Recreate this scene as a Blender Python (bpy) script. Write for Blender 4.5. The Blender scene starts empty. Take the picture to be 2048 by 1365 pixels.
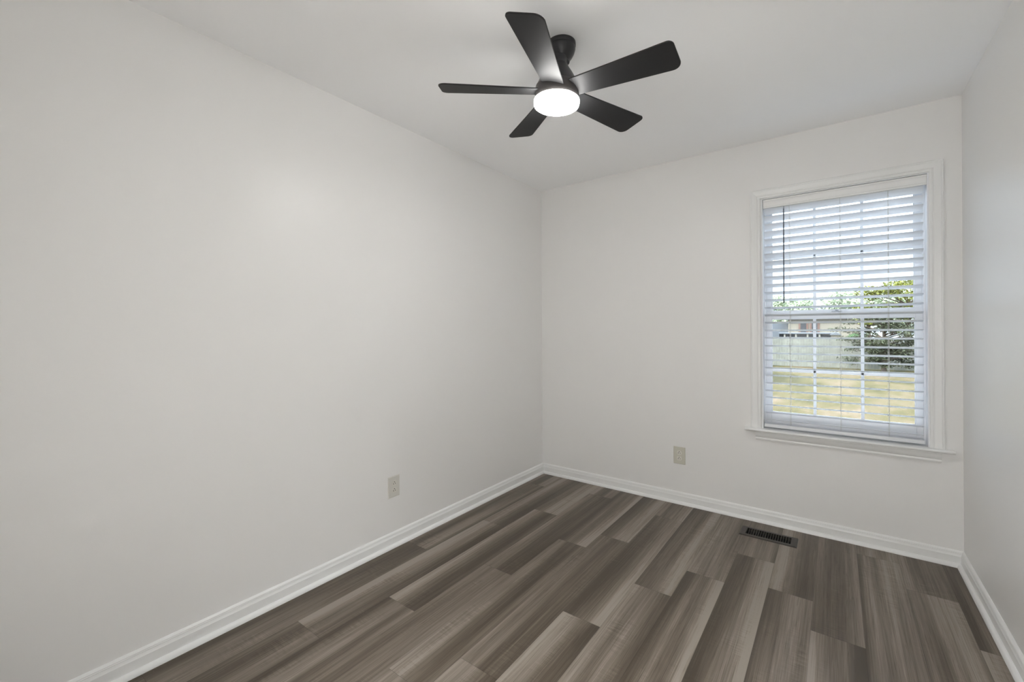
import bpy, bmesh, math, random
import numpy as np
from mathutils import Vector, Matrix

sc = bpy.context.scene
COL = sc.collection
PI = math.pi

# ------------------------------------------------------------------ camera
YAW, ROLL = math.radians(36.68), 0.0055
cam_d = bpy.data.cameras.new('camera')
cam_d.sensor_fit = 'HORIZONTAL'
cam_d.sensor_width = 36.0
cam_d.lens = 868.82 / 2048.0 * 36.0
cam_d.shift_y = -(682.5 - 659.9) / 2048.0
cam_d.clip_start = 0.02
cam_d.clip_end = 400
cam = bpy.data.objects.new('camera', cam_d)
COL.objects.link(cam)
cam.matrix_world = (Matrix.Translation((2.0458, -3.1853, 1.2396)) @ Matrix.Rotation(YAW, 4, 'Z')
                    @ Matrix.Rotation(PI / 2, 4, 'X') @ Matrix.Rotation(-ROLL, 4, 'Z'))
sc.camera = cam

# ------------------------------------------------------------------ sky, sun, exposure
world = bpy.data.worlds.new('sky')
sc.world = world
world.use_nodes = True
bg = world.node_tree.nodes['Background']
bg.inputs[0].default_value = (0.76, 0.875, 1.0, 1)
# hazy bright sky: white at the horizon, stronger towards the zenith
_wn = world.node_tree
_tc = _wn.nodes.new('ShaderNodeTexCoord')
_sp = _wn.nodes.new('ShaderNodeSeparateXYZ')
_wn.links.new(_tc.outputs['Generated'], _sp.inputs[0])
_mr = _wn.nodes.new('ShaderNodeMapRange')
_mr.inputs['From Min'].default_value = 0.10
_mr.inputs['From Max'].default_value = 0.75
_mr.inputs['To Min'].default_value = 2.1
_mr.inputs['To Max'].default_value = 12.0
_wn.links.new(_sp.outputs[2], _mr.inputs['Value'])
_wn.links.new(_mr.outputs[0], bg.inputs[1])
sun_d = bpy.data.lights.new('sun', 'SUN')
sun_d.energy = 4.6
sun_d.angle = math.radians(0.6)
sun_d.color = (1.0, 0.95, 0.86)
sun = bpy.data.objects.new('sun', sun_d)
COL.objects.link(sun)
sun.rotation_euler = Vector((0.30, 0.62, -0.72)).to_track_quat('-Z', 'Y').to_euler()
sun.location = (0, -6, 8)

hall_d = bpy.data.lights.new('added_fill_lamp', 'AREA')      # unseen fill lamp, added to brighten the room through the added doorway
hall_d.shape = 'RECTANGLE'
hall_d.size, hall_d.size_y = 0.8, 0.4
hall_d.energy = 130
hall_d.color = (0.97, 0.99, 1.0)
hall = bpy.data.objects.new('added_fill_lamp', hall_d)
COL.objects.link(hall)
hall.location = (1.9, -3.98, 2.42)

LAMP = 60.0
sc.view_settings.view_transform = 'Standard'
sc.view_settings.look = 'None'
sc.view_settings.gamma = 1.0
sc.view_settings.use_curve_mapping = False
sc.view_settings.exposure = 0.17
sc.cycles.use_denoising = True
sc.cycles.max_bounces = 14
sc.cycles.diffuse_bounces = 10
sc.cycles.glossy_bounces = 6
sc.cycles.transparent_max_bounces = 16
sc.cycles.sample_clamp_indirect = 6.0
sc.cycles.caustics_reflective = False
sc.cycles.caustics_refractive = False

# ------------------------------------------------------------------ helpers
def srgb(r, g, b):
    f = lambda c: (c / 255 / 12.92) if c / 255 <= 0.04045 else ((c / 255 + 0.055) / 1.055) ** 2.4
    return (f(r), f(g), f(b), 1.0)


def material(name, color, rough=0.5, metal=0.0, spec=0.5, bump=0.0, bump_scale=200.0, vary=0.0, vary_scale=8.0):
    m = bpy.data.materials.new(name)
    m.use_nodes = True
    nt = m.node_tree
    b = nt.nodes['Principled BSDF']
    b.inputs['Base Color'].default_value = color
    b.inputs['Roughness'].default_value = rough
    b.inputs['Metallic'].default_value = metal
    b.inputs['Specular IOR Level'].default_value = spec
    if bump or vary:
        tc = nt.nodes.new('ShaderNodeTexCoord')
    if bump:
        n = nt.nodes.new('ShaderNodeTexNoise')
        n.inputs['Scale'].default_value = bump_scale
        n.inputs['Detail'].default_value = 3
        nt.links.new(tc.outputs['Object'], n.inputs['Vector'])
        bp = nt.nodes.new('ShaderNodeBump')
        bp.inputs['Strength'].default_value = bump
        bp.inputs['Distance'].default_value = 0.002
        nt.links.new(n.outputs['Fac'], bp.inputs['Height'])
        nt.links.new(bp.outputs['Normal'], b.inputs['Normal'])
    if vary:
        n = nt.nodes.new('ShaderNodeTexNoise')
        n.inputs['Scale'].default_value = vary_scale
        n.inputs['Detail'].default_value = 4
        nt.links.new(tc.outputs['Object'], n.inputs['Vector'])
        r = nt.nodes.new('ShaderNodeMapRange')
        r.inputs['From Min'].default_value = 0.3
        r.inputs['From Max'].default_value = 0.7
        r.inputs['To Min'].default_value = 1 - vary
        r.inputs['To Max'].default_value = 1 + vary
        nt.links.new(n.outputs['Fac'], r.inputs['Value'])
        mx = nt.nodes.new('ShaderNodeMix')
        mx.data_type = 'RGBA'
        mx.blend_type = 'MULTIPLY'
        mx.inputs[0].default_value = 1
        mx.inputs[6].default_value = color
        nt.links.new(r.outputs['Result'], mx.inputs[7])
        nt.links.new(mx.outputs[2], b.inputs['Base Color'])
    return m


class MB:
    """collects shapes and links them as ONE mesh object"""
    def __init__(self):
        self.bm = bmesh.new()

    def box(self, x0, x1, y0, y1, z0, z1, bev=0.0, seg=2):
        r = bmesh.ops.create_cube(self.bm, size=1.0)
        vs = r['verts']
        bmesh.ops.scale(self.bm, verts=vs, vec=(x1 - x0, y1 - y0, z1 - z0))
        bmesh.ops.translate(self.bm, verts=vs, vec=((x0 + x1) / 2, (y0 + y1) / 2, (z0 + z1) / 2))
        if bev:
            es = list({e for v in vs for e in v.link_edges})
            bmesh.ops.bevel(self.bm, geom=es, offset=bev, segments=seg, affect='EDGES', profile=0.6)
        return self

    def prism(self, pts, fn, a, b, caps=True):
        """pts: closed 2D outline; fn(p, t) -> 3D; swept between parameter a and b"""
        va = [self.bm.verts.new(fn(p, a)) for p in pts]
        vb = [self.bm.verts.new(fn(p, b)) for p in pts]
        n = len(pts)
        for i in range(n):
            j = (i + 1) % n
            self.bm.faces.new((va[i], va[j], vb[j], vb[i]))
        if caps:
            self.bm.faces.new(va[::-1])
            self.bm.faces.new(vb)
        return self

    def loft(self, rings, caps=True, closed=True):
        """rings: list of lists of 3D points"""
        R = [[self.bm.verts.new(p) for p in ring] for ring in rings]
        n = len(R[0])
        for a, b in zip(R[:-1], R[1:]):
            for i in range(n if closed else n - 1):
                j = (i + 1) % n
                self.bm.faces.new((a[i], a[j], b[j], b[i]))
        if caps:
            self.bm.faces.new(R[0][::-1])
            self.bm.faces.new(R[-1])
        return self

    def lathe(self, prof, seg=64, mat=None, cap_start=True, cap_end=True):
        """prof: (radius, z) from top to bottom"""
        rings = []
        for r, z in prof:
            ring = [Vector((r * math.cos(2 * PI * k / seg), r * math.sin(2 * PI * k / seg), z)) for k in range(seg)]
            rings.append([mat @ p if mat else p for p in ring])
        R = [[self.bm.verts.new(p) for p in ring] for ring in rings]
        for a, b in zip(R[:-1], R[1:]):
            for i in range(seg):
                j = (i + 1) % seg
                self.bm.faces.new((a[i], b[i], b[j], a[j]))
        if cap_start:
            self.bm.faces.new(R[0])
        if cap_end:
            self.bm.faces.new(R[-1][::-1])
        return self

    def tube(self, p0, p1, r0, r1=None, seg=8):
        r1 = r0 if r1 is None else r1
        p0, p1 = Vector(p0), Vector(p1)
        q = (p1 - p0).to_track_quat('Z', 'Y')
        rings = []
        for p, r in ((p0, r0), (p1, r1)):
            rings.append([p + q @ Vector((r * math.cos(2 * PI * k / seg), r * math.sin(2 * PI * k / seg), 0)) for k in range(seg)])
        return self.loft(rings)

    def poly(self, pts):
        self.bm.faces.new([self.bm.verts.new(p) for p in pts])
        return self

    def build(self, name, mat, parent=None, smooth=None, loc=(0, 0, 0)):
        bmesh.ops.recalc_face_normals(self.bm, faces=self.bm.faces)
        me = bpy.data.meshes.new(name)
        self.bm.to_mesh(me)
        self.bm.free()
        o = bpy.data.objects.new(name, me)
        COL.objects.link(o)
        me.materials.append(mat)
        if smooth is not None:
            for p in me.polygons:
                p.use_smooth = True
            me.set_sharp_from_angle(angle=math.radians(smooth))
        if parent is not None:
            o.parent = parent
        o.location = loc
        return o


def empty(name, loc=(0, 0, 0)):
    o = bpy.data.objects.new(name, None)
    o.location = loc
    o.empty_display_size = 0.1
    COL.objects.link(o)
    return o


def tag(o, label=None, cat=None, group=None, kind=None):
    if label: o['label'] = label
    if cat: o['category'] = cat
    if group: o['group'] = group
    if kind: o['kind'] = kind
    return o


def raw_mesh(name, verts, faces, mat, parent=None):
    me = bpy.data.meshes.new(name)
    me.from_pydata(verts, [], faces)
    me.materials.append(mat)
    o = bpy.data.objects.new(name, me)
    COL.objects.link(o)
    if parent is not None:
        o.parent = parent
    return o


# ------------------------------------------------------------------ materials
M_wall = material('wall_paint', (0.825, 0.82, 0.812, 1), rough=0.38, spec=0.45, bump=0.06, bump_scale=260)
M_ceil = material('ceiling_paint', (0.95, 0.955, 0.965, 1), rough=0.9, spec=0.2, bump=0.05, bump_scale=180)
M_trim = material('white_trim_paint', (0.815, 0.82, 0.815, 1), rough=0.32, spec=0.5)
M_vinyl = material('white_vinyl', (0.86, 0.87, 0.895, 1), rough=0.4, spec=0.5)
M_slat = material('white_slat', (0.83, 0.845, 0.875, 1), rough=0.42, spec=0.45)
_nt = M_slat.node_tree
_p, _o = _nt.nodes['Principled BSDF'], _nt.nodes['Material Output']
_t = _nt.nodes.new('ShaderNodeBsdfTranslucent')
_t.inputs[0].default_value = (0.92, 0.93, 0.96, 1)
_x = _nt.nodes.new('ShaderNodeMixShader')
_x.inputs[0].default_value = 0.10
_nt.links.new(_p.outputs[0], _x.inputs[1])
_nt.links.new(_t.outputs[0], _x.inputs[2])
_nt.links.new(_x.outputs[0], _o.inputs[0])
M_cord = material('white_cord', (0.62, 0.61, 0.58, 1), rough=0.8)
M_wand = material('smoked_plastic', (0.16, 0.18, 0.21, 1), rough=0.2, spec=0.6)
M_plate_a = material('almond_plastic', (0.66, 0.645, 0.60, 1), rough=0.3)
M_plate_b = material('beige_plastic', (0.60, 0.585, 0.51, 1), rough=0.3)
M_recept = material('light_almond', (0.70, 0.68, 0.62, 1), rough=0.3)
M_slot = material('black_socket', (0.01, 0.01, 0.01, 1), rough=0.6)
M_bronze = material('brown_painted_steel', (0.046, 0.040, 0.034, 1), rough=0.45, spec=0.4)
M_duct = material('shaded_duct', (0.02, 0.02, 0.02, 1), rough=0.7)  # shade of the depth is put into the duct's colour
M_black = material('black_metal', (0.020, 0.020, 0.022, 1), rough=0.33, spec=0.5)
M_housing = material('spill_lit_black_metal', (0.050, 0.046, 0.045, 1), rough=0.4, spec=0.5)  # black metal lightened: the lamp's spill is put into its colour
M_blade = material('black_blade', (0.026, 0.026, 0.027, 1), rough=0.52, spec=0.16, bump=0.03, bump_scale=300)
M_bounce = material('bounce_carpet', (.55, .52, .48, 1), rough=.95, vary=.15)  # pale floor of the added hall, bounces fill light up to the ceiling
M_lock = material('grey_latch', (0.42, 0.43, 0.47, 1), rough=0.4)

M_lamp = bpy.data.materials.new('lit_diffuser')
M_lamp.use_nodes = True
_b = M_lamp.node_tree.nodes['Principled BSDF']
_b.inputs['Base Color'].default_value = (0.9, 0.9, 0.9, 1)
_b.inputs['Emission Color'].default_value = (1.0, 0.985, 0.955, 1)
_b.inputs['Emission Strength'].default_value = LAMP

M_glass = bpy.data.materials.new('window_glass')
M_glass.use_nodes = True
_nt = M_glass.node_tree
_nt.nodes.clear()
_o = _nt.nodes.new('ShaderNodeOutputMaterial')
_t = _nt.nodes.new('ShaderNodeBsdfTransparent')
_t.inputs[0].default_value = (0.97, 0.985, 0.98, 1)
_g = _nt.nodes.new('ShaderNodeBsdfGlossy')
_g.inputs['Roughness'].default_value = 0.02
_f = _nt.nodes.new('ShaderNodeFresnel')
_f.inputs[0].default_value = 1.25
_x = _nt.nodes.new('ShaderNodeMixShader')
_nt.links.new(_f.outputs[0], _x.inputs[0])
_nt.links.new(_t.outputs[0], _x.inputs[1])
_nt.links.new(_g.outputs[0], _x.inputs[2])
_nt.links.new(_x.outputs[0], _o.inputs[0])


def floor_material():
    m = bpy.data.materials.new('vinyl_plank')
    m.use_nodes = True
    nt = m.node_tree
    N, L = nt.nodes, nt.links
    b = N['Principled BSDF']
    uv = N.new('ShaderNodeUVMap'); uv.uv_map = 'plank'
    se = N.new('ShaderNodeUVMap'); se.uv_map = 'seed'
    su = N.new('ShaderNodeSeparateXYZ'); L.new(uv.outputs[0], su.inputs[0])
    ss = N.new('ShaderNodeSeparateXYZ'); L.new(se.outputs[0], ss.inputs[0])

    def math_(op, a, c=None, d=None):
        n = N.new('ShaderNodeMath'); n.operation = op
        for i, v in enumerate((a, c, d)):
            if v is None: continue
            if isinstance(v, (int, float)): n.inputs[i].default_value = v
            else: L.new(v, n.inputs[i])
        return n.outputs[0]

    def vec(x, y, z):
        n = N.new('ShaderNodeCombineXYZ')
        for i, v in enumerate((x, y, z)):
            if isinstance(v, (int, float)): n.inputs[i].default_value = v
            else: L.new(v, n.inputs[i])
        return n.outputs[0]

    def noise(v, scale=1.0, detail=2.0, rough=0.5, dist=0.0):
        n = N.new('ShaderNodeTexNoise')
        n.inputs['Scale'].default_value = scale
        n.inputs['Detail'].default_value = detail
        n.inputs['Roughness'].default_value = rough
        n.inputs['Distortion'].default_value = dist
        L.new(v, n.inputs['Vector'])
        return n.outputs['Fac']

    u, v, seed, grad = su.outputs[0], su.outputs[1], ss.outputs[0], ss.outputs[1]
    s37 = math_('MULTIPLY', seed, 37.0)
    s11 = math_('MULTIPLY', seed, 91.0)
    # broad dark and light bands running along the plank
    band = noise(vec(math_('ADD', math_('MULTIPLY', u, 2.1), s37), math_('ADD', math_('MULTIPLY', v, 0.45), s11), seed), 1.0, 1.5, 0.5)
    band = math_('ADD', math_('MULTIPLY', math_('SUBTRACT', band, 0.5), 1.9), 0.5)
    g = math_('MULTIPLY', math_('SUBTRACT', u, 0.5), math_('MULTIPLY', grad, 0.85))
    band = math_('ADD', band, g)
    # streaks along the grain
    st = noise(vec(math_('ADD', math_('MULTIPLY', u, 17.0), s37), math_('ADD', math_('MULTIPLY', v, 1.1), s11), seed), 1.0, 4.0, 0.62, 0.35)
    fine = noise(vec(math_('ADD', math_('MULTIPLY', u, 75.0), s37), math_('ADD', math_('MULTIPLY', v, 5.0), s11), seed), 1.0, 4.0, 0.65)
    # saw marks across the grain, only in patches
    saw = noise(vec(math_('MULTIPLY', u, 3.0), math_('MULTIPLY', v, 120.0), s37), 1.0, 2.0, 0.6)
    patch = noise(vec(math_('ADD', math_('MULTIPLY', u, 1.6), s11), math_('MULTIPLY', v, 3.0), s37), 1.0, 2.0, 0.5)
    patch = math_('MULTIPLY', math_('MAXIMUM', math_('SUBTRACT', patch, 0.5), 0.0), 3.0)
    t = math_('ADD', band, math_('MULTIPLY', math_('SUBTRACT', st, 0.5), 0.9))
    t = math_('ADD', t, math_('MULTIPLY', math_('SUBTRACT', fine, 0.5), 0.85))
    vein = noise(vec(math_('ADD', math_('MULTIPLY', u, 9.0), s11), math_('ADD', math_('MULTIPLY', v, 0.8), s37), seed), 1.0, 3.0, 0.6, 0.8)
    vein = math_('ABSOLUTE', math_('SUBTRACT', vein, 0.5))
    vein = math_('MAXIMUM', math_('SUBTRACT', 0.022, vein), 0.0)
    t = math_('SUBTRACT', t, math_('MULTIPLY', vein, 9.0))
    t = math_('ADD', t, math_('MULTIPLY', math_('MULTIPLY', math_('SUBTRACT', saw, 0.5), patch), 1.3))
    ramp = N.new('ShaderNodeValToRGB')
    e = ramp.color_ramp.elements
    e[0].position = 0.0; e[0].color = FLOOR[0]
    e[1].position = .97; e[1].color = FLOOR[3]
    k = e.new(0.34); k.color = FLOOR[1]
    k = e.new(0.68); k.color = FLOOR[2]
    L.new(t, ramp.inputs[0])
    # thin seam at the plank edges (u in planks, 0.176 m wide; v in metres from the plank end)
    du = math_('MULTIPLY', math_('MINIMUM', u, math_('SUBTRACT', 1.0, u)), 0.1758)
    dv = math_('MINIMUM', v, math_('SUBTRACT', 1.22, v))
    dd = math_('MINIMUM', du, dv)
    seam = N.new('ShaderNodeMapRange')
    seam.inputs['From Min'].default_value = 0.0003
    seam.inputs['From Max'].default_value = 0.0016
    seam.inputs['To Min'].default_value = 0.62
    seam.inputs['To Max'].default_value = 1.0
    L.new(dd, seam.inputs['Value'])
    mx = N.new('ShaderNodeMix'); mx.data_type = 'RGBA'; mx.blend_type = 'MULTIPLY'
    mx.inputs[0].default_value = 1
    L.new(ramp.outputs[0], mx.inputs[6]); L.new(seam.outputs[0], mx.inputs[7])
    L.new(mx.outputs[2], b.inputs['Base Color'])
    b.inputs['Roughness'].default_value = 0.42
    b.inputs['Specular IOR Level'].default_value = 0.42
    bp = N.new('ShaderNodeBump')
    bp.inputs['Strength'].default_value = 0.12
    bp.inputs['Distance'].default_value = 0.001
    h = math_('ADD', fine, math_('MULTIPLY', seam.outputs[0], 1.0))
    L.new(h, bp.inputs['Height'])
    L.new(bp.outputs[0], b.inputs['Normal'])
    return m


FLOOR = [(0.062, 0.047, 0.032, 1), (0.110, 0.087, 0.064, 1), (0.190, 0.158, 0.127, 1), (0.285, 0.248, 0.210, 1)]
M_floor = floor_material()

# ------------------------------------------------------------------ room shell
W, LEN, H = 2.5721, 3.46, 2.44
T = 0.14
WX0, WX1, WZ0, WZ1 = 1.665, 2.448, 0.583, 2.068       # rough opening of the window


def structure(o):
    o['kind'] = 'structure'
    return o


structure(MB().box(-T, 0, -LEN - T, T, -0.3, H + 0.1).build('wall_left', M_wall))
structure(MB().box(W, W + T, -LEN - T, T, -0.3, H + 0.1).build('wall_right', M_wall))
DX0, DX1, DZ = 1.50, 2.32, 2.03                        # unseen doorway, added behind the camera to let fill light in
mb = MB()
for b in ((0, DX0, 0, H + .1), (DX1, W, 0, H + .1), (DX0, DX1, DZ, H + .1)):
    mb.box(b[0], b[1], -LEN - T, -LEN, b[2] - (.3 if b[2] == 0 else 0), b[3])
structure(mb.build('wall_front', M_wall))
mb = MB()
for y0, y1 in ((-LEN, -LEN + .016), (-LEN - T - .016, -LEN - T)):
    mb.box(DX0 - .057, DX0, y0, y1, 0, DZ + .057, .003)
    mb.box(DX1, DX1 + .057, y0, y1, 0, DZ + .057, .003)
    mb.box(DX0, DX1, y0, y1, DZ, DZ + .057, .003)
structure(mb.build('trim_1', M_trim))  # casing of the added doorway
HY0, HY1, HX0, HX1 = -5.3, -LEN - T, .95, 2.9            # unseen hall, added to bounce the fill lamp's light into the room
structure(MB().box(HX0 - .1, HX0, HY0 - .1, HY1, -.3, H + .1).build('wall_added_hall_left', M_wall))
structure(MB().box(HX1, HX1 + .1, HY0 - .1, HY1, -.3, H + .1).build('wall_added_hall_right', M_wall))
structure(MB().box(HX0, HX1, HY0 - .1, HY0, -.3, H + .1).build('wall_added_hall_front', M_wall))
structure(MB().box(W, HX1 + .1, HY1, HY1 + .1, -.3, H + .1).build('wall_added_hall_back', M_wall))
wb = MB()
xs, zs = [0, WX0, WX1, W], [-0.3, WZ0, WZ1, H + 0.1]
for y, flip in ((0.0, False), (T, True)):
    for i in range(3):
        for k in range(3):
            if i == 1 and k == 1: continue
            wb.poly([(xs[i], y, zs[k]), (xs[i + 1], y, zs[k]), (xs[i + 1], y, zs[k + 1]), (xs[i], y, zs[k + 1])])
for a, c in (((WX0, WZ0), (WX1, WZ0)), ((WX1, WZ0), (WX1, WZ1)), ((WX1, WZ1), (WX0, WZ1)), ((WX0, WZ1), (WX0, WZ0))):
    wb.poly([(a[0], 0, a[1]), (c[0], 0, c[1]), (c[0], T, c[1]), (a[0], T, a[1])])
bmesh.ops.remove_doubles(wb.bm, verts=wb.bm.verts, dist=1e-5)
structure(wb.build('wall_back', M_wall))
structure(MB().box(-T, W + T, -LEN - T, T, H, H + 0.12).build('ceiling', M_ceil))
structure(MB().box(HX0 - .1, HX1 + .1, HY0 - .1, HY1, H, H + 0.12).build('ceiling_added_hall', M_ceil))  # ceiling of the added hall
structure(MB().box(HX0 - .1, HX1 + .1, HY0 - .1, -LEN, -.1, -.0005).build('floor_added_hall', M_bounce))

# floor of vinyl planks, with the hole of the register left out
VX0, VX1, VY0, VY1 = 1.600, 1.838, -0.253, -0.158       # duct opening
PW, PX0, PL = 0.1758, 0.0242, 1.22
joints = {0: -0.29, 1: -1.029, 2: -1.911, 3: -1.433, 4: -0.962, 5: -0.768, 6: -1.522, 7: -1.137, 8: -0.871,
          9: -0.528, 10: -0.795, 11: -1.029, 12: -0.148, 13: -0.423, 14: -0.78, -1: -0.9}
# light side of a plank: +1 right, -1 left, (column, plank above the known joint = 0, below = 1)
LIGHT = {(1, 0): -0.4, (1, 1): -0.9, (2, 0): -0.9, (2, 1): 1.0, (3, 0): -0.6, (3, 1): -0.3, (4, 0): 1.0, (4, 1): -0.6,
         (5, 0): 0.6, (5, 1): -0.6, (6, 0): 1.1, (6, 1): -0.4, (7, 0): 0.8, (7, 1): -0.5, (8, 0): 0.2, (8, 1): 1.2,
         (9, 0): -0.8, (9, 1): 1.1, (10, 0): -0.5, (10, 1): 0.5, (11, 0): 1.0, (11, 1): -1.1, (12, 1): 0.5,
         (13, 1): 0.3}
rnd = random.Random(11)
quads = []
for c in range(-1, 15):
    xa, xb = PX0 + PW * c, PX0 + PW * (c + 1)
    for n in range(-4, 3):
        yb = joints[c] + PL * n
        ya = yb + PL
        plank = (-n) if n <= 0 else 0
        key = (c, 0 if n == 0 else (1 if n == -1 else 9))
        gr = LIGHT.get(key, rnd.uniform(-0.8, 0.8))
        sd = rnd.random()
        x0, x1, y0, y1 = max(xa, -0.0), min(xb, W), max(yb, -LEN), min(ya, 0.0)
        if x1 - x0 < 1e-4 or y1 - y0 < 1e-4: continue
        hx0, hx1, hy0, hy1 = max(x0, VX0), min(x1, VX1), max(y0, VY0), min(y1, VY1)
        if hx1 - hx0 > 1e-4 and hy1 - hy0 > 1e-4:
            parts = [(x0, x1, y0, hy0), (x0, x1, hy1, y1), (x0, hx0, hy0, hy1), (hx1, x1, hy0, hy1)]
        else:
            parts = [(x0, x1, y0, y1)]
        for p in parts:
            if p[1] - p[0] > 1e-4 and p[3] - p[2] > 1e-4:
                quads.append((p, xa, yb, sd, gr))
verts, faces, uvs, seeds = [], [], [], []
for (x0, x1, y0, y1), xa, yb, sd, gr in quads:
    i = len(verts)
    for x, y in ((x0, y0), (x1, y0), (x1, y1), (x0, y1)):
        verts.append((x, y, 0))
        uvs.append(((x - xa) / PW, y - yb))
        seeds.append((sd, gr))
    faces.append((i, i + 1, i + 2, i + 3))
fl = raw_mesh('floor', verts, faces, M_floor)
l1 = fl.data.uv_layers.new(name='plank')
l2 = fl.data.uv_layers.new(name='seed')
for i in range(len(verts)):
    l1.data[i].uv = uvs[i]
    l2.data[i].uv = seeds[i]
structure(fl)

# ------------------------------------------------------------------ baseboards with shoe moulding
BASE = [(0, 0), (.0135, 0), (.0135, .0545), (.0120, .0565), (.0095, .0665), (.0102, .0685), (.0085, .0715),
        (.0092, .0735), (.0060, .0785), (.0025, .0815), (0, .0820)]
SHOE = [(.0135, 0), (.0295, 0)] + [(.0135 + .016 * math.cos(a), .0195 * math.sin(a)) for a in np.linspace(0.15, PI / 2, 7)]


def along_wall(side, prof):
    """runs a (depth, height) outline along one wall with mitred ends"""
    mb = MB()
    if side == 'left':
        fn = lambda p, t: (p[0], (-p[0]) if t else (-LEN + p[0]), p[1])
    elif side == 'right':
        fn = lambda p, t: (W - p[0], (-p[0]) if t else (-LEN + p[0]), p[1])
    elif side == 'back':
        fn = lambda p, t: ((W - p[0]) if t else p[0], -p[0], p[1])
    else:
        fn = lambda p, t: ((W - p[0]) if t else p[0], -LEN + p[0], p[1])
    return mb.prism(prof, fn, 0, 1)


for side in ('left', 'back', 'right'):
    b = structure(along_wall(side, BASE).build('baseboard_' + side, M_trim, smooth=25))
    along_wall(side, SHOE).build('shoe_moulding', M_trim, b, smooth=40)

# ------------------------------------------------------------------ window
win = structure(empty('window_1', ((WX0 + WX1) / 2, 0, WZ0)))
OFF = Vector(win.location)


def wpart(mb, name, mat, parent=win, smooth=None):
    """a part given in room coordinates, hung under the window"""
    o = mb.build(name, mat, parent, smooth)
    if parent is win:
        o.location = -OFF
    return o


# casing: moulded outline, t = distance from the opening outwards, d = thickness
CAS = [(0, 0), (0, .0085), (.003, .0105), (.011, .0108), (.013, .0092), (.016, .0092), (.019, .0118), (.030, .0138),
       (.041, .0165), (.0455, .0168), (.0475, .0152), (.050, .0155), (.0525, .0165), (.0570, .0140), (.0570, 0)]
CX0, CX1, CZ0, CZ1 = 1.6615, 2.4465, 0.600, 2.0675
mb = MB()
mb.prism(CAS, lambda p, t: (CX0 - p[0], -p[1], (CZ1 + p[0]) if t else CZ0), 0, 1)
mb.prism(CAS, lambda p, t: (CX1 + p[0], -p[1], (CZ1 + p[0]) if t else CZ0), 0, 1)
mb.prism(CAS, lambda p, t: ((CX1 + p[0]) if t else (CX0 - p[0]), -p[1], CZ1 + p[0]), 0, 1)
wpart(mb, 'casing', M_trim, smooth=25)
# stool with a rounded nose, horns past the casing
nose = [(-.045 + .0085 - .0085 * math.cos(a), .5915 + .0085 * math.sin(a)) for a in np.linspace(-PI / 2, PI / 2, 9)]
st = [(.085, .583)] + [(p[0], p[1]) for p in nose] + [(.085, .600)]
mb = MB()
mb.prism([p for p in st if True], lambda p, t: (t, p[0], p[1]), 1.6735, 2.4405)
horn = [(0.0, .583)] + nose + [(0.0, .600)]
for xa, xb in ((1.571, 1.6735), (2.4405, 2.537)):
    mb.prism(horn, lambda p, t: (t, p[0], p[1]), xa, xb)
wpart(mb, 'window_sill', M_trim, smooth=40)
APR = [(0, .583), (-.031, .583), (-.031, .577), (-.0285, .574), (-.0255, .562), (-.0195, .550), (-.0135, .5435),
       (-.0150, .5405), (-.0155, .535), (-.0130, .530), (-.0110, .5245), (0, .5245)]
wpart(MB().prism(APR, lambda p, t: (t, p[0], p[1]), 1.631, 2.489), 'apron', M_trim, smooth=25)
# jamb liners and head
JX0, JX1, JZ1 = 1.6735, 2.4405, 2.062
mb = MB()
mb.box(WX0 - .001, JX0, 0, T, WZ0, WZ1)
mb.box(JX1, WX1 + .001, 0, T, WZ0, WZ1)
mb.box(JX0, JX1, 0, T, JZ1, WZ1 + .001)
mb.box(JX0, JX1, .085, T, WZ0, .592)
# stops and tracks
for x0, x1 in ((JX0, JX0 + .0095), (JX1 - .0095, JX1)):
    mb.box(x0, x1, .066, .078, .600, JZ1, .002)
    mb.box(x0, x1, .108, .113, .600, JZ1, .001)
mb.box(JX0, JX1, .066, .078, JZ1 - .010, JZ1, .002)
wpart(mb, 'jamb', M_vinyl)


def sash(name, z0, z1, y0, y1, stile, top, bot, mz):
    x0, x1 = JX0 + .003, JX1 - .003
    gx0, gx1, gz0, gz1 = x0 + stile, x1 - stile, z0 + bot, z1 - top
    mb = MB()
    mb.box(x0, gx0, y0, y1, z0, z1, .0025)
    mb.box(gx1, x1, y0, y1, z0, z1, .0025)
    mb.box(gx0, gx1, y0, y1, z0, gz0, .0025)
    mb.box(gx0, gx1, y0, y1, gz1, z1, .0025)
    # glazing bead
    yb = (y0 + y1) / 2
    for a, b_, c, d in ((gx0 - .001, gx0 + .006, gz0, gz1), (gx1 - .006, gx1 + .001, gz0, gz1),
                        (gx0, gx1, gz0 - .001, gz0 + .006), (gx0, gx1, gz1 - .006, gz1 + .001)):
        mb.box(a, b_, y0 + .006, yb, c, d, .002)
    s = wpart(mb, name, M_vinyl, smooth=30)
    g = MB()
    for xc in (gx0 + (gx1 - gx0) / 3, gx0 + 2 * (gx1 - gx0) / 3):
        g.box(xc - .008, xc + .008, yb - .004, yb + .004, gz0, gz1, .0025)
    g.box(gx0, gx1, yb - .004, yb + .004, mz - .0085, mz + .0085, .0025)
    g.build('muntin_grid', M_vinyl, s, smooth=30)
    MB().box(gx0 - .003, gx1 + .003, yb + .006, yb + .009, gz0 - .003, gz1 + .003).build('pane', M_glass, s)
    return s


lower = sash('lower_sash', .592, 1.343, .080, .107, .0345, .042, .104, .968)
upper = sash('upper_sash', 1.312, 2.060, .114, .141, .0345, .045, .036, 1.695)
mb = MB()
mb.box(2.027, 2.077, .070, .081, 1.3385, 1.3435, .0015)
mb.box(2.058, 2.074, .066, .078, 1.334, 1.342, .002)
mb.tube((2.052, .084, 1.342), (2.052, .084, 1.352), .010, .008, 16)
wpart(mb, 'sash_lock', M_lock, smooth=40)

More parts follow.
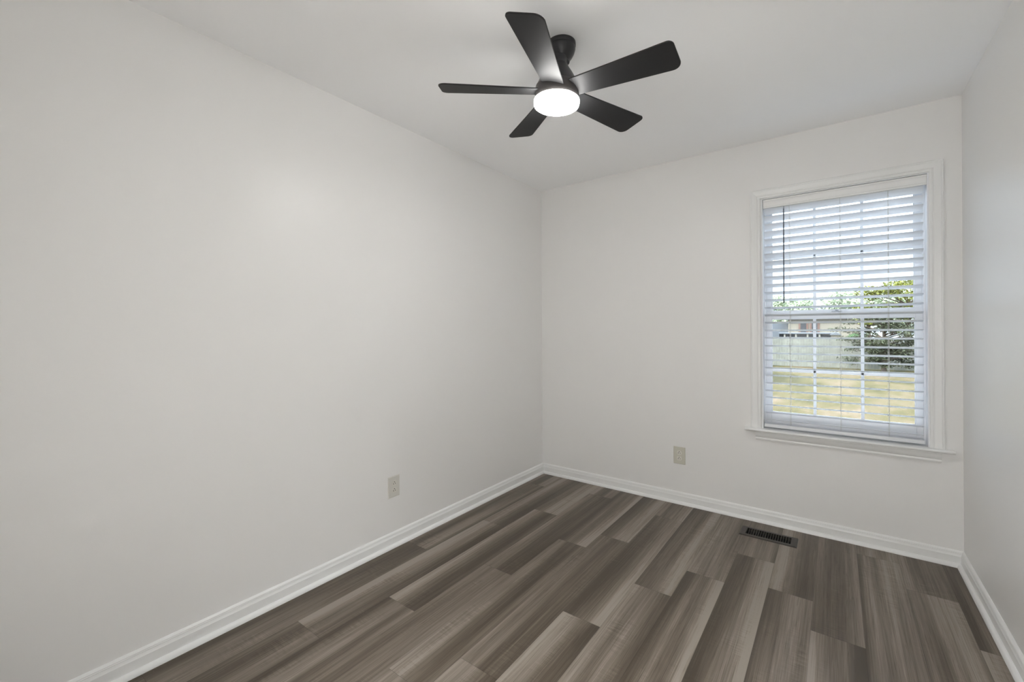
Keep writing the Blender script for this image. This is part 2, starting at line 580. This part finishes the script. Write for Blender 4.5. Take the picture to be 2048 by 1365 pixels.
# ------------------------------------------------------------------ blind
SLZ = [2.0010, 1.9529, 1.9044, 1.8565, 1.808, 1.7607, 1.7151, 1.6665, 1.6186, 1.5685, 1.5199, 1.4704, 1.4234, 1.3739, 1.3266,
       1.2806, 1.231, 1.1834, 1.1332, 1.0853, 1.0418, 0.9922, 0.9446, 0.8966, 0.8489, 0.8051, 0.7571, 0.7094, 0.6614]
blind = tag(empty('window_blind', (2.0545, 0.02, 2.058)),
            'white horizontal slat blind with half open slats hanging inside the only window', 'blind')
BO = Vector(blind.location)


def bpart(mb, name, mat, smooth=None):
    o = mb.build(name, mat, blind, smooth)
    o.location = -BO
    return o


BX0, BX1, DEP = 1.6815, 2.4275, 0.0505
TILT = [36, 36, 35, 33, 31, 30, 29.5, 29, 26, 23, 21, 17.5, 13.5, 12.5, 12.3, 12, 11.2, 11.6, 12.8, 13, 13.2, 13.5, 14, 16,
        16.5, 16.7, 17, 17, 13.4]


def slat_outline(z, tilt):
    """front edge at y=.006; (y, z) outline, gently crowned, 2.6 mm thick"""
    n = 9
    a = math.radians(tilt)
    top, bot = [], []
    for i in range(n):
        s = i / (n - 1)
        crown = .0022 * (1 - (2 * s - 1) ** 2)
        th = .0013 * min(1, 4.0 * min(s, 1 - s) + .45)
        top.append((s * DEP, crown + th))
        bot.append((s * DEP, crown - th))
    pts = top + bot[::-1]
    return [(.006 + p[0] * math.cos(a) + p[1] * math.sin(a), z - p[0] * math.sin(a) + p[1] * math.cos(a)) for p in pts]


mb = MB()
for z, t in zip(SLZ, TILT):
    mb.prism(slat_outline(z, t), lambda p, x: (x, p[0], p[1]), BX0, BX1)
bpart(mb, 'slats', M_slat, smooth=40)
mb = MB()
mb.box(BX0, BX1, .008, .058, 2.004, 2.052, .002)
bpart(mb, 'headrail', M_slat)
VAL = [(.006, 2.003), (-.0045, 2.003), (-.0055, 2.0055), (-.0055, 2.012), (-.0040, 2.0145), (-.0045, 2.020), (-.0075, 2.034),
       (-.0090, 2.040), (-.0090, 2.0435), (-.0110, 2.0465), (-.0110, 2.0545), (-.0090, 2.0565), (.006, 2.0565)]
mb = MB().prism(VAL, lambda p, x: (x, p[0], p[1]), 1.678, 2.4385)
bpart(mb, 'valance', M_trim, smooth=25)
mb = MB().box(1.6775, 2.4285, .004, .056, .611, .632, .004, 3)
bpart(mb, 'bottom_rail', M_slat, smooth=40)
for xc in (1.818, 2.068, 2.283):
    mb = MB()
    for (z, t), (z2, t2) in zip(list(zip(SLZ, TILT)), list(zip(SLZ[1:], TILT[1:])) + [(.632, 0)]):
        a, a2 = math.radians(t), math.radians(t2)
        mb.tube((xc, .0045, z), (xc, .0045, z2), .00065, seg=6)
        mb.tube((xc, .0075 + DEP * math.cos(a), z - DEP * math.sin(a)),
                (xc, .0075 + DEP * math.cos(a2), z2 - DEP * math.sin(a2)), .00065, seg=6)
        mb.tube((xc, .006, z - .0018), (xc, .006 + DEP * math.cos(a), z - .0018 - DEP * math.sin(a)), .0006, seg=5)
    mb.tube((xc, .0045, 2.004), (xc, .0045, SLZ[0]), .00065, seg=6)
    mb.tube((xc, .0565, 2.004), (xc, .0565, SLZ[0] - .02), .00065, seg=6)
    bpart(mb, 'ladder_cord', M_cord)
    mb = MB().tube((xc + .004, .033, .62), (xc + .004, .033, 2.004), .0007, seg=6)
    bpart(mb, 'lift_cord', M_cord)
    mb = MB().tube((xc, .030, .606), (xc, .030, .612), .006, seg=14)
    bpart(mb, 'cord_button', M_slat, smooth=40)
mb = MB()
mb.tube((1.7895, -.004, 1.985), (1.7885, -.005, 1.402), .0036, .0036, 6)
mb.tube((1.7885, -.005, 1.404), (1.7885, -.005, 1.396), .0045, .0040, 10)
mb.tube((1.7895, -.004, 1.983), (1.7895, .010, 2.006), .0016, .0016, 6)
bpart(mb, 'tilt_wand', M_wand)

# ------------------------------------------------------------------ wall outlets
def outlet(label, mat, place):
    root = tag(empty('wall_outlet'), label, 'outlet', None)
    # local frame: x right, z up, -y out of the wall
    w, h, t = .0405, .0605, .0058
    rings = []
    for f, y in ((1.0, 0.0), (1.0, -.0022), (.93, -t)):
        k = f if f == 1 else None
        dx, dz = (w, h) if f == 1.0 else (w - .0035, h - .0035)
        rings.append([(-dx, y, -dz), (dx, y, -dz), (dx, y, dz), (-dx, y, dz)])
    MB().loft(rings).build('cover_plate', mat, root)
    for zc in (.0197, -.0197):
        out = []
        for k in range(40):
            a = 2 * PI * k / 40
            x, z = .0172 * math.cos(a), .0172 * math.sin(a)
            out.append((x, max(-.0142, min(.0142, z)) + zc))
        r = MB().prism(out, lambda p, y: (p[0], y, p[1]), -t + .001, -t - .0016).build('receptacle', M_recept, root)
        s = MB()
        s.box(-.0078, -.0050, -t - .0020, -t - .0010, zc - .0075, zc + .0015)
        s.box(.0050, .0076, -t - .0020, -t - .0010, zc - .0065, zc + .0010)
        gh = [(.0026 * math.cos(a), zc + .0075 + .0026 * math.sin(a)) for a in np.linspace(0, PI, 9)] + [(-.0026, zc + .0050), (.0026, zc + .0050)]
        s.prism(gh, lambda p, y: (p[0], y, p[1]), -t - .0010, -t - .0020)
        s.build('socket_slots', M_slot, r)
    MB().lathe([(.0030, 0), (.0030, .0006), (.0018, .0012)], 16,
               Matrix.Translation((0, -t, 0)) @ Matrix.Rotation(PI / 2, 4, 'X')).build('screw', mat, root, 40)
    root.matrix_world = place
    return root


outlet('pale duplex power outlet low on the long left wall', M_plate_a,
       Matrix.Translation((0.0002, -1.5885, .341)) @ Matrix.Rotation(PI / 2, 4, 'Z'))
outlet('beige duplex power outlet on the window wall, left of and below the window', M_plate_b,
       Matrix.Translation((1.1520, -0.0002, .3395)))

# ------------------------------------------------------------------ floor register
reg = tag(empty('floor_register', (1.719, -.206, 0)),
          'brown steel floor register with black slots in the plank floor under the window', 'vent')
mb = MB()
ox0, ox1, oy0, oy1 = 1.5725, 1.8660, -.2745, -.1380
ix0, ix1, iy0, iy1 = 1.6050, 1.8335, -.2500, -.1610
zt = .0055


def ring_quads(mb, a, b):
    for i in range(4):
        j = (i + 1) % 4
        mb.poly([a[i], a[j], b[j], b[i]])


rect = lambda x0, x1, y0, y1, z: [(x0, y0, z), (x1, y0, z), (x1, y1, z), (x0, y1, z)]
r0 = rect(ox0, ox1, oy0, oy1, .0003)
r1 = rect(ox0 + .001, ox1 - .001, oy0 + .001, oy1 - .001, .0028)
r2 = rect(ox0 + .007, ox1 - .007, oy0 + .007, oy1 - .007, zt)
r3 = rect(ix0, ix1, iy0, iy1, zt)
r4 = rect(ix0, ix1, iy0, iy1, -.012)
for a, b in ((r0, r1), (r1, r2), (r2, r3), (r3, r4)):
    ring_quads(mb, a, b)
bmesh.ops.remove_doubles(mb.bm, verts=mb.bm.verts, dist=1e-6)
fr = mb.build('frame', M_bronze, reg)
fr.location = -Vector(reg.location)
mb = MB()
n = 18
pit = (ix1 - ix0) / n
for k in range(1, n):
    x = ix0 + pit * k
    mb.box(x - .0016, x + .0016, iy0 - .001, iy1 + .001, -.010, zt - .0003, .0004, 1)
o = mb.build('louvre_bars', M_bronze, reg)
o.location = -Vector(reg.location)
mb = MB()
d0 = rect(VX0 + .0005, VX1 - .0005, VY0 + .0005, VY1 - .0005, -.001)
d1 = rect(VX0 + .0005, VX1 - .0005, VY0 + .0005, VY1 - .0005, -.20)
ring_quads(mb, d0, d1)
mb.poly(d1)
o = mb.build('duct_boot', M_duct, reg)
o.location = -Vector(reg.location)
mb = MB().box(ix1 - .010, ix1 - .004, -.209, -.203, -.002, .010, .001)
o = mb.build('damper_lever', M_bronze, reg)
o.location = -Vector(reg.location)

# ------------------------------------------------------------------ ceiling fan
fan = tag(empty('ceiling_fan', (1.1265, -1.594, H)),
          'matte black five blade ceiling fan with a glowing round white light', 'ceiling fan')
RY = math.radians(3.08)
FM = Matrix.Translation(Vector((1.1187, -1.6174, 2.2305)) - Vector(fan.location)) @ Matrix.Rotation(RY, 4, 'Y')
CM = Matrix.Identity(4)
MB().lathe([(.060, 0), (.0605, -.003), (.0605, -.014), (.0590, -.0165)], 72, CM).build('mounting_plate', M_black, fan, 35)
MB().lathe([(.0560, -.0160), (.0585, -.0175), (.0590, -.021), (.0585, -.028), (.0545, -.042), (.0470, -.056), (.0395, -.066),
            (.0355, -.073), (.0345, -.079)], 72, CM).build('canopy', M_black, fan, 35)
prof = [(.0330, .142), (.0345, .138), (.0350, .114), (.0385, .111), (.0410, .105), (.0500, .090), (.0600, .075), (.0690, .060),
        (.0780, .042), (.0835, .028), (.0850, .0235)]
MB().lathe(prof, 72, FM).build('motor_neck', M_black, fan, 35)
MB().lathe([(.0840, .0235), (.0875, .0215), (.0895, .0180), (.0905, .012), (.0905, -.030), (.0900, -.0335), (.0860, -.0345)],
           96, FM).build('motor_housing', M_housing, fan, 35)
MB().lathe([(.0860, -.0340), (.0915, -.0345), (.0940, -.0365), (.0945, -.0400), (.0940, -.0500), (.0920, -.0570), (.0870, -.0605), (.078, -.0620), (.05, -.0628), (.012, -.0630)],
           96, FM).build('light_diffuser', M_lamp, fan, 50)


def blade_outline():
    """(radius, offset) outline with rounded tip corners"""
    R1, wr, wt = .4885, .0470, .0668
    ra = .022
    rb = .032
    pts = [(.080, -wr), (.2, -wr - (wt - wr) * (.12 / .40))]
    c = (R1 - ra, -wt + ra)
    pts += [(c[0] + ra * math.cos(a), c[1] + ra * math.sin(a)) for a in np.linspace(-PI / 2 - .05, -.02, 9)]
    c = (R1 + .001 - rb, wt - rb)
    pts += [(c[0] + rb * math.cos(a), c[1] + rb * math.sin(a)) for a in np.linspace(.02, PI / 2 + .05, 9)]
    pts += [(.2, wr + (wt - wr) * (.12 / .40)), (.080, wr)]
    return pts


BO2 = blade_outline()
A0, TL = math.radians(288.29), math.radians(-13.57)
for k in range(5):
    m = FM @ Matrix.Rotation(A0 + k * 2 * PI / 5, 4, 'Z') @ Matrix.Rotation(TL, 4, 'X')
    mb = MB()
    rings = []
    for z, sh in ((-.0030, .0012), (-.0018, 0), (.0018, 0), (.0030, .0012)):
        cx = sum(p[0] for p in BO2) / len(BO2)
        rings.append([m @ Vector((p[0] - sh * (1 if p[0] > cx else -1), p[1] - sh * (1 if p[1] > 0 else -1), z)) for p in BO2])
    mb.loft(rings)
    mb.build('blade', M_blade, fan, 30)

# ------------------------------------------------------------------ the yard outside
GZ = -1.22


def lawn_material():
    m = bpy.data.materials.new('dry_lawn')
    m.use_nodes = True
    nt = m.node_tree
    N, L = nt.nodes, nt.links
    b = N['Principled BSDF']
    tc = N.new('ShaderNodeTexCoord')
    mp = N.new('ShaderNodeMapping')
    mp.inputs['Scale'].default_value = (1, .45, 1)
    L.new(tc.outputs['Object'], mp.inputs[0])
    n1 = N.new('ShaderNodeTexNoise'); n1.inputs['Scale'].default_value = .55; n1.inputs['Detail'].default_value = 5
    n2 = N.new('ShaderNodeTexNoise'); n2.inputs['Scale'].default_value = 4.5; n2.inputs['Detail'].default_value = 6; n2.inputs['Roughness'].default_value = .7
    L.new(mp.outputs[0], n1.inputs[0]); L.new(mp.outputs[0], n2.inputs[0])
    ad = N.new('ShaderNodeMath'); ad.operation = 'MULTIPLY_ADD'
    ad.inputs[1].default_value = .55
    L.new(n2.outputs[0], ad.inputs[0]); L.new(n1.outputs[0], ad.inputs[2])
    r = N.new('ShaderNodeValToRGB')
    e = r.color_ramp.elements
    e[0].position = .60; e[0].color = (0.028, 0.025, 0.010, 1)
    e[1].position = .97; e[1].color = (0.098, 0.071, 0.048, 1)
    k = e.new(.72); k.color = (0.055, 0.045, 0.018, 1)
    k = e.new(.86); k.color = (0.075, 0.057, 0.031, 1)
    L.new(ad.outputs[0], r.inputs[0])
    L.new(r.outputs[0], b.inputs['Base Color'])
    b.inputs['Roughness'].default_value = .95
    b.inputs['Specular IOR Level'].default_value = .1
    return m


M_lawn = lawn_material()
nx, ny = 60, 60
vv, ff = [], []
rl = np.random.RandomState(4)
for j in range(ny + 1):
    for i in range(nx + 1):
        x, y = -45 + 95 * i / nx, .5 + 79.5 * (j / ny) ** 1.6
        vv.append((x, y, GZ + .03 * math.sin(x * .7 + y * .3) + rl.uniform(-.012, .012)))
for j in range(ny):
    for i in range(nx):
        a = j * (nx + 1) + i
        ff.append((a, a + 1, a + nx + 2, a + nx + 1))
lawn = raw_mesh('lawn', vv, ff, M_lawn)
tag(lawn, 'dry yellowish back yard lawn seen through the lower window', 'lawn', kind='structure')

M_fence = material('weathered_fence', (0.1457, 0.1457, 0.1240, 1), rough=.85, spec=.15, vary=.16, vary_scale=3.0)
fence = tag(empty('wooden_fence', (1.6, 29.95, GZ)), 'pale wooden picket privacy fence across the back of the lawn', 'fence')
rf = random.Random(5)
FX0, FX1 = -12, 17
mb = MB()
x = FX0
while x < FX1:
    h = 1.82 + rf.uniform(-.015, .015)
    y0 = rf.uniform(-.004, .004)
    a, b = x - 1.6, x + .138 - 1.6
    out = [(a, 0.03), (b, 0.03), (b, h - .03), (b - .03, h), (a + .03, h), (a, h - .03)]
    mb.prism(out, lambda p, y: (p[0], y, p[1]), y0, y0 + .02)
    x += .138 + .010
mb.build('pickets', M_fence, fence)
mb = MB()
for z in (.35, .95, 1.5):
    mb.box(FX0 - 1.6, FX1 - 1.6, .026, .066, z, z + .09)
mb.build('rails', M_fence, fence)
x = FX0 + .6
while x < FX1:
    MB().box(x - 1.6, x - 1.51, .067, .157, 0, 1.80).build('post', M_fence, fence)
    x += 2.4


# trees: trunk and limbs plus a crown of leaf cards in clumps
def leaf_cards(rs, centres, radii, n, size, flat=.6, aspect=1.0):
    idx = rs.randint(0, len(centres), n)
    d = rs.normal(size=(n, 3)); d /= np.linalg.norm(d, axis=1)[:, None]
    rr = rs.uniform(0, 1, n) ** .45
    c = centres[idx] + d * rr[:, None] * radii[idx]
    u = rs.normal(size=(n, 3)); u[:, 2] *= flat; u /= np.linalg.norm(u, axis=1)[:, None]
    w = np.cross(u, rs.normal(size=(n, 3))); w /= np.linalg.norm(w, axis=1)[:, None]
    s = size * rs.uniform(.6, 1.3, n)[:, None]
    u *= s * aspect; w *= s
    v = np.stack([c - u, c - w * .55, c + u, c + w * .55], 1).reshape(-1, 3)
    f = np.arange(n * 4).reshape(n, 4)
    return v.tolist(), f.tolist()


def leaf_mat(name, col, vary=.35):
    m = material(name, col, rough=.6, spec=.2, vary=vary, vary_scale=2.2)
    return m


M_bark = material('bark', (.10, .075, .055, 1), rough=.9, vary=.3, vary_scale=9)
M_ever = leaf_mat('evergreen_leaf', (.046, .052, .028, 1))
M_gold = leaf_mat('yellow_green_leaf', (0.1488, 0.1550, 0.0279, 1))
M_pale = leaf_mat('hazed_green_leaf', (.34, .385, .27, 1))  # haze and overexposed sunlight put into the leaf colour
M_grn = leaf_mat('bright_green_leaf', (0.0310, 0.1054, 0.0217, 1))


def tree(name, label, loc, trunk_h, trunk_r, clumps, rad, mat, n, size, seed, cat='tree', group=None, limbs=True, aspect=1.0):
    """clumps: (x, y, z) centres relative to the trunk foot; rad: their (rx, ry, rz)"""
    rs = np.random.RandomState(seed)
    t = tag(empty(name, loc), label, cat, group)
    mb = MB()
    mb.tube((0, 0, -.1), (.03, .02, trunk_h * .5), trunk_r, trunk_r * .75, 10)
    mb.tube((.03, .02, trunk_h * .5), (0, 0, trunk_h), trunk_r * .75, trunk_r * .3, 10)
    if limbs:
        for c in clumps:
            z0 = min(trunk_h * .95, max(.2, c[2] * .8))
            mb.tube((0, 0, z0), c, trunk_r * .32, trunk_r * .08, 6)
    mb.build('trunk', M_bark, t, 40)
    v, f = leaf_cards(rs, np.array(clumps, float), np.array(rad, float), n, size, aspect=aspect)
    raw_mesh('foliage', v, f, mat, t)
    return t


rs = np.random.RandomState(21)
# broad evergreen in front of the fence: drooping layered branches
cl, ra = [], []
for k in range(70):
    a = rs.uniform(0, 2 * PI)
    z = rs.uniform(.35, 3.3)
    reach = (2.6 if 1.5 < z < 2.6 else 1.6) * rs.uniform(.35, 1.0)
    cl.append((reach * math.cos(a), reach * math.sin(a) * .4, z))
    ra.append((.55, .45, .17))
tree('evergreen_tree', 'dark green evergreen with low layered branches in front of the fence', (4.15, 28.0, GZ), 3.3, .13, cl, ra,
     M_ever, 8000, .055, 3, aspect=1.6)
# golden tree behind it
cl = [(rs.uniform(-2.1, 2.6), rs.uniform(-1, 1), rs.uniform(2.9, 5.2)) for k in range(34)]
tree('golden_tree', 'yellow green tree rising right behind the fence and the dark evergreen', (5.6, 32.5, GZ), 4.2, .15, cl, [(.75, .6, .36)] * 34,
     M_gold, 11000, .075, 8)
# pale trees far behind
for i, (x, y, h, lab) in enumerate((
        (-3.5, 62, 6.6, 'pale green hazy tree far behind the fence, leftmost of three'),
        (4.8, 56, 6.8, 'pale green hazy tree far behind the fence, middle of three'),
        (13.8, 64, 8.6, 'pale green hazy tree far behind the golden tree, rightmost of three'))):
    r2 = np.random.RandomState(40 + i)
    cl = [(r2.uniform(-3.2, 3.2), r2.uniform(-2, 2), r2.uniform(.35, .92) * h) for k in range(34)]
    tree('pale_tree', lab, (x, y, GZ), h * .8, .25, cl, [(1.2, 1.0, .8)] * 34, M_pale, 9000, .17, 50 + i, group='pale trees far behind the fence')
# small bright shrub behind the fence line
cl = [(rs.uniform(-.35, .35), rs.uniform(-.2, .2), rs.uniform(1.4, 2.2)) for k in range(7)]
tree('green_shrub', 'small bright green shrub showing just over the fence', (3.15, 31.2, GZ), 1.7, .05, cl, [(.3, .25, .3)] * 7, M_grn, 1400, .05, 9, cat='shrub')
# neighbour's house with a dark screened porch
M_siding = material('cream_siding', (0.1860, 0.1674, 0.1333, 1), rough=.8, spec=.2)
M_roof = material('grey_roof', (0.0930, 0.1023, 0.1147, 1), rough=.85)
M_shut = material('red_brown_shutter', (0.1054, 0.0527, 0.0372, 1), rough=.7)
M_dark = material('dark_screen', (0.0136, 0.0155, 0.0205, 1), rough=.7)
M_post = material('cream_post', (0.1922, 0.1860, 0.1612, 1), rough=.7)
house = tag(empty('house', (-.9, 44.0, GZ)), 'cream house with red brown shutters beyond the fence on the left', 'house')
MB().box(-.55, 4.6, 0, 7, 0, 3.35).build('wall', M_siding, house)
MB().prism([(-1.0, 3.30), (5.0, 3.30), (5.0, 3.42), (2.0, 4.15), (-1.0, 3.42)], lambda p, y: (p[0], y, p[1]), -.4, 7.4).build('roof', M_roof, house)
for xc in (.62, 1.45):
    w = MB().box(xc - .20, xc + .20, -.06, .05, 2.05, 2.95).build('window', M_dark, house)
    for s in (-.29, .29):
        MB().box(xc + s - .07, xc + s + .07, -.08, .04, 2.0, 3.0).build('shutter', M_shut, w)
MB().box(-6.5, -.551, 1.0, 7, 0, 3.0).build('garage', M_roof, house)
porch = tag(empty('screened_porch', (-.2, 40.0, GZ)), 'low dark screened porch with cream posts just over the left fence', 'porch')
MB().box(-1.6, 2.35, 0, 2.4, 0, 1.98).build('screen', M_dark, porch)
for k in range(5):
    MB().box(-1.2 + .80 * k - .06, -1.2 + .80 * k + .06, -.12, -.001, 0, 1.98).build('post', M_post, porch)
MB().box(-1.7, 2.45, -.2, 2.5, 1.98, 2.08).build('roof', M_roof, porch)
shed = tag(empty('garden_shed', (2.05, 36.5, GZ)), 'small cream shed peeping over the fence, right of the dark porch', 'shed')
MB().box(-.28, .30, 0, 1.6, 0, 1.95).build('wall', M_siding, shed)
MB().prism([(-.36, 1.94), (.38, 1.94), (.01, 2.16)], lambda p, y: (p[0], y, p[1]), -.1, 1.7).build('roof', M_roof, shed)
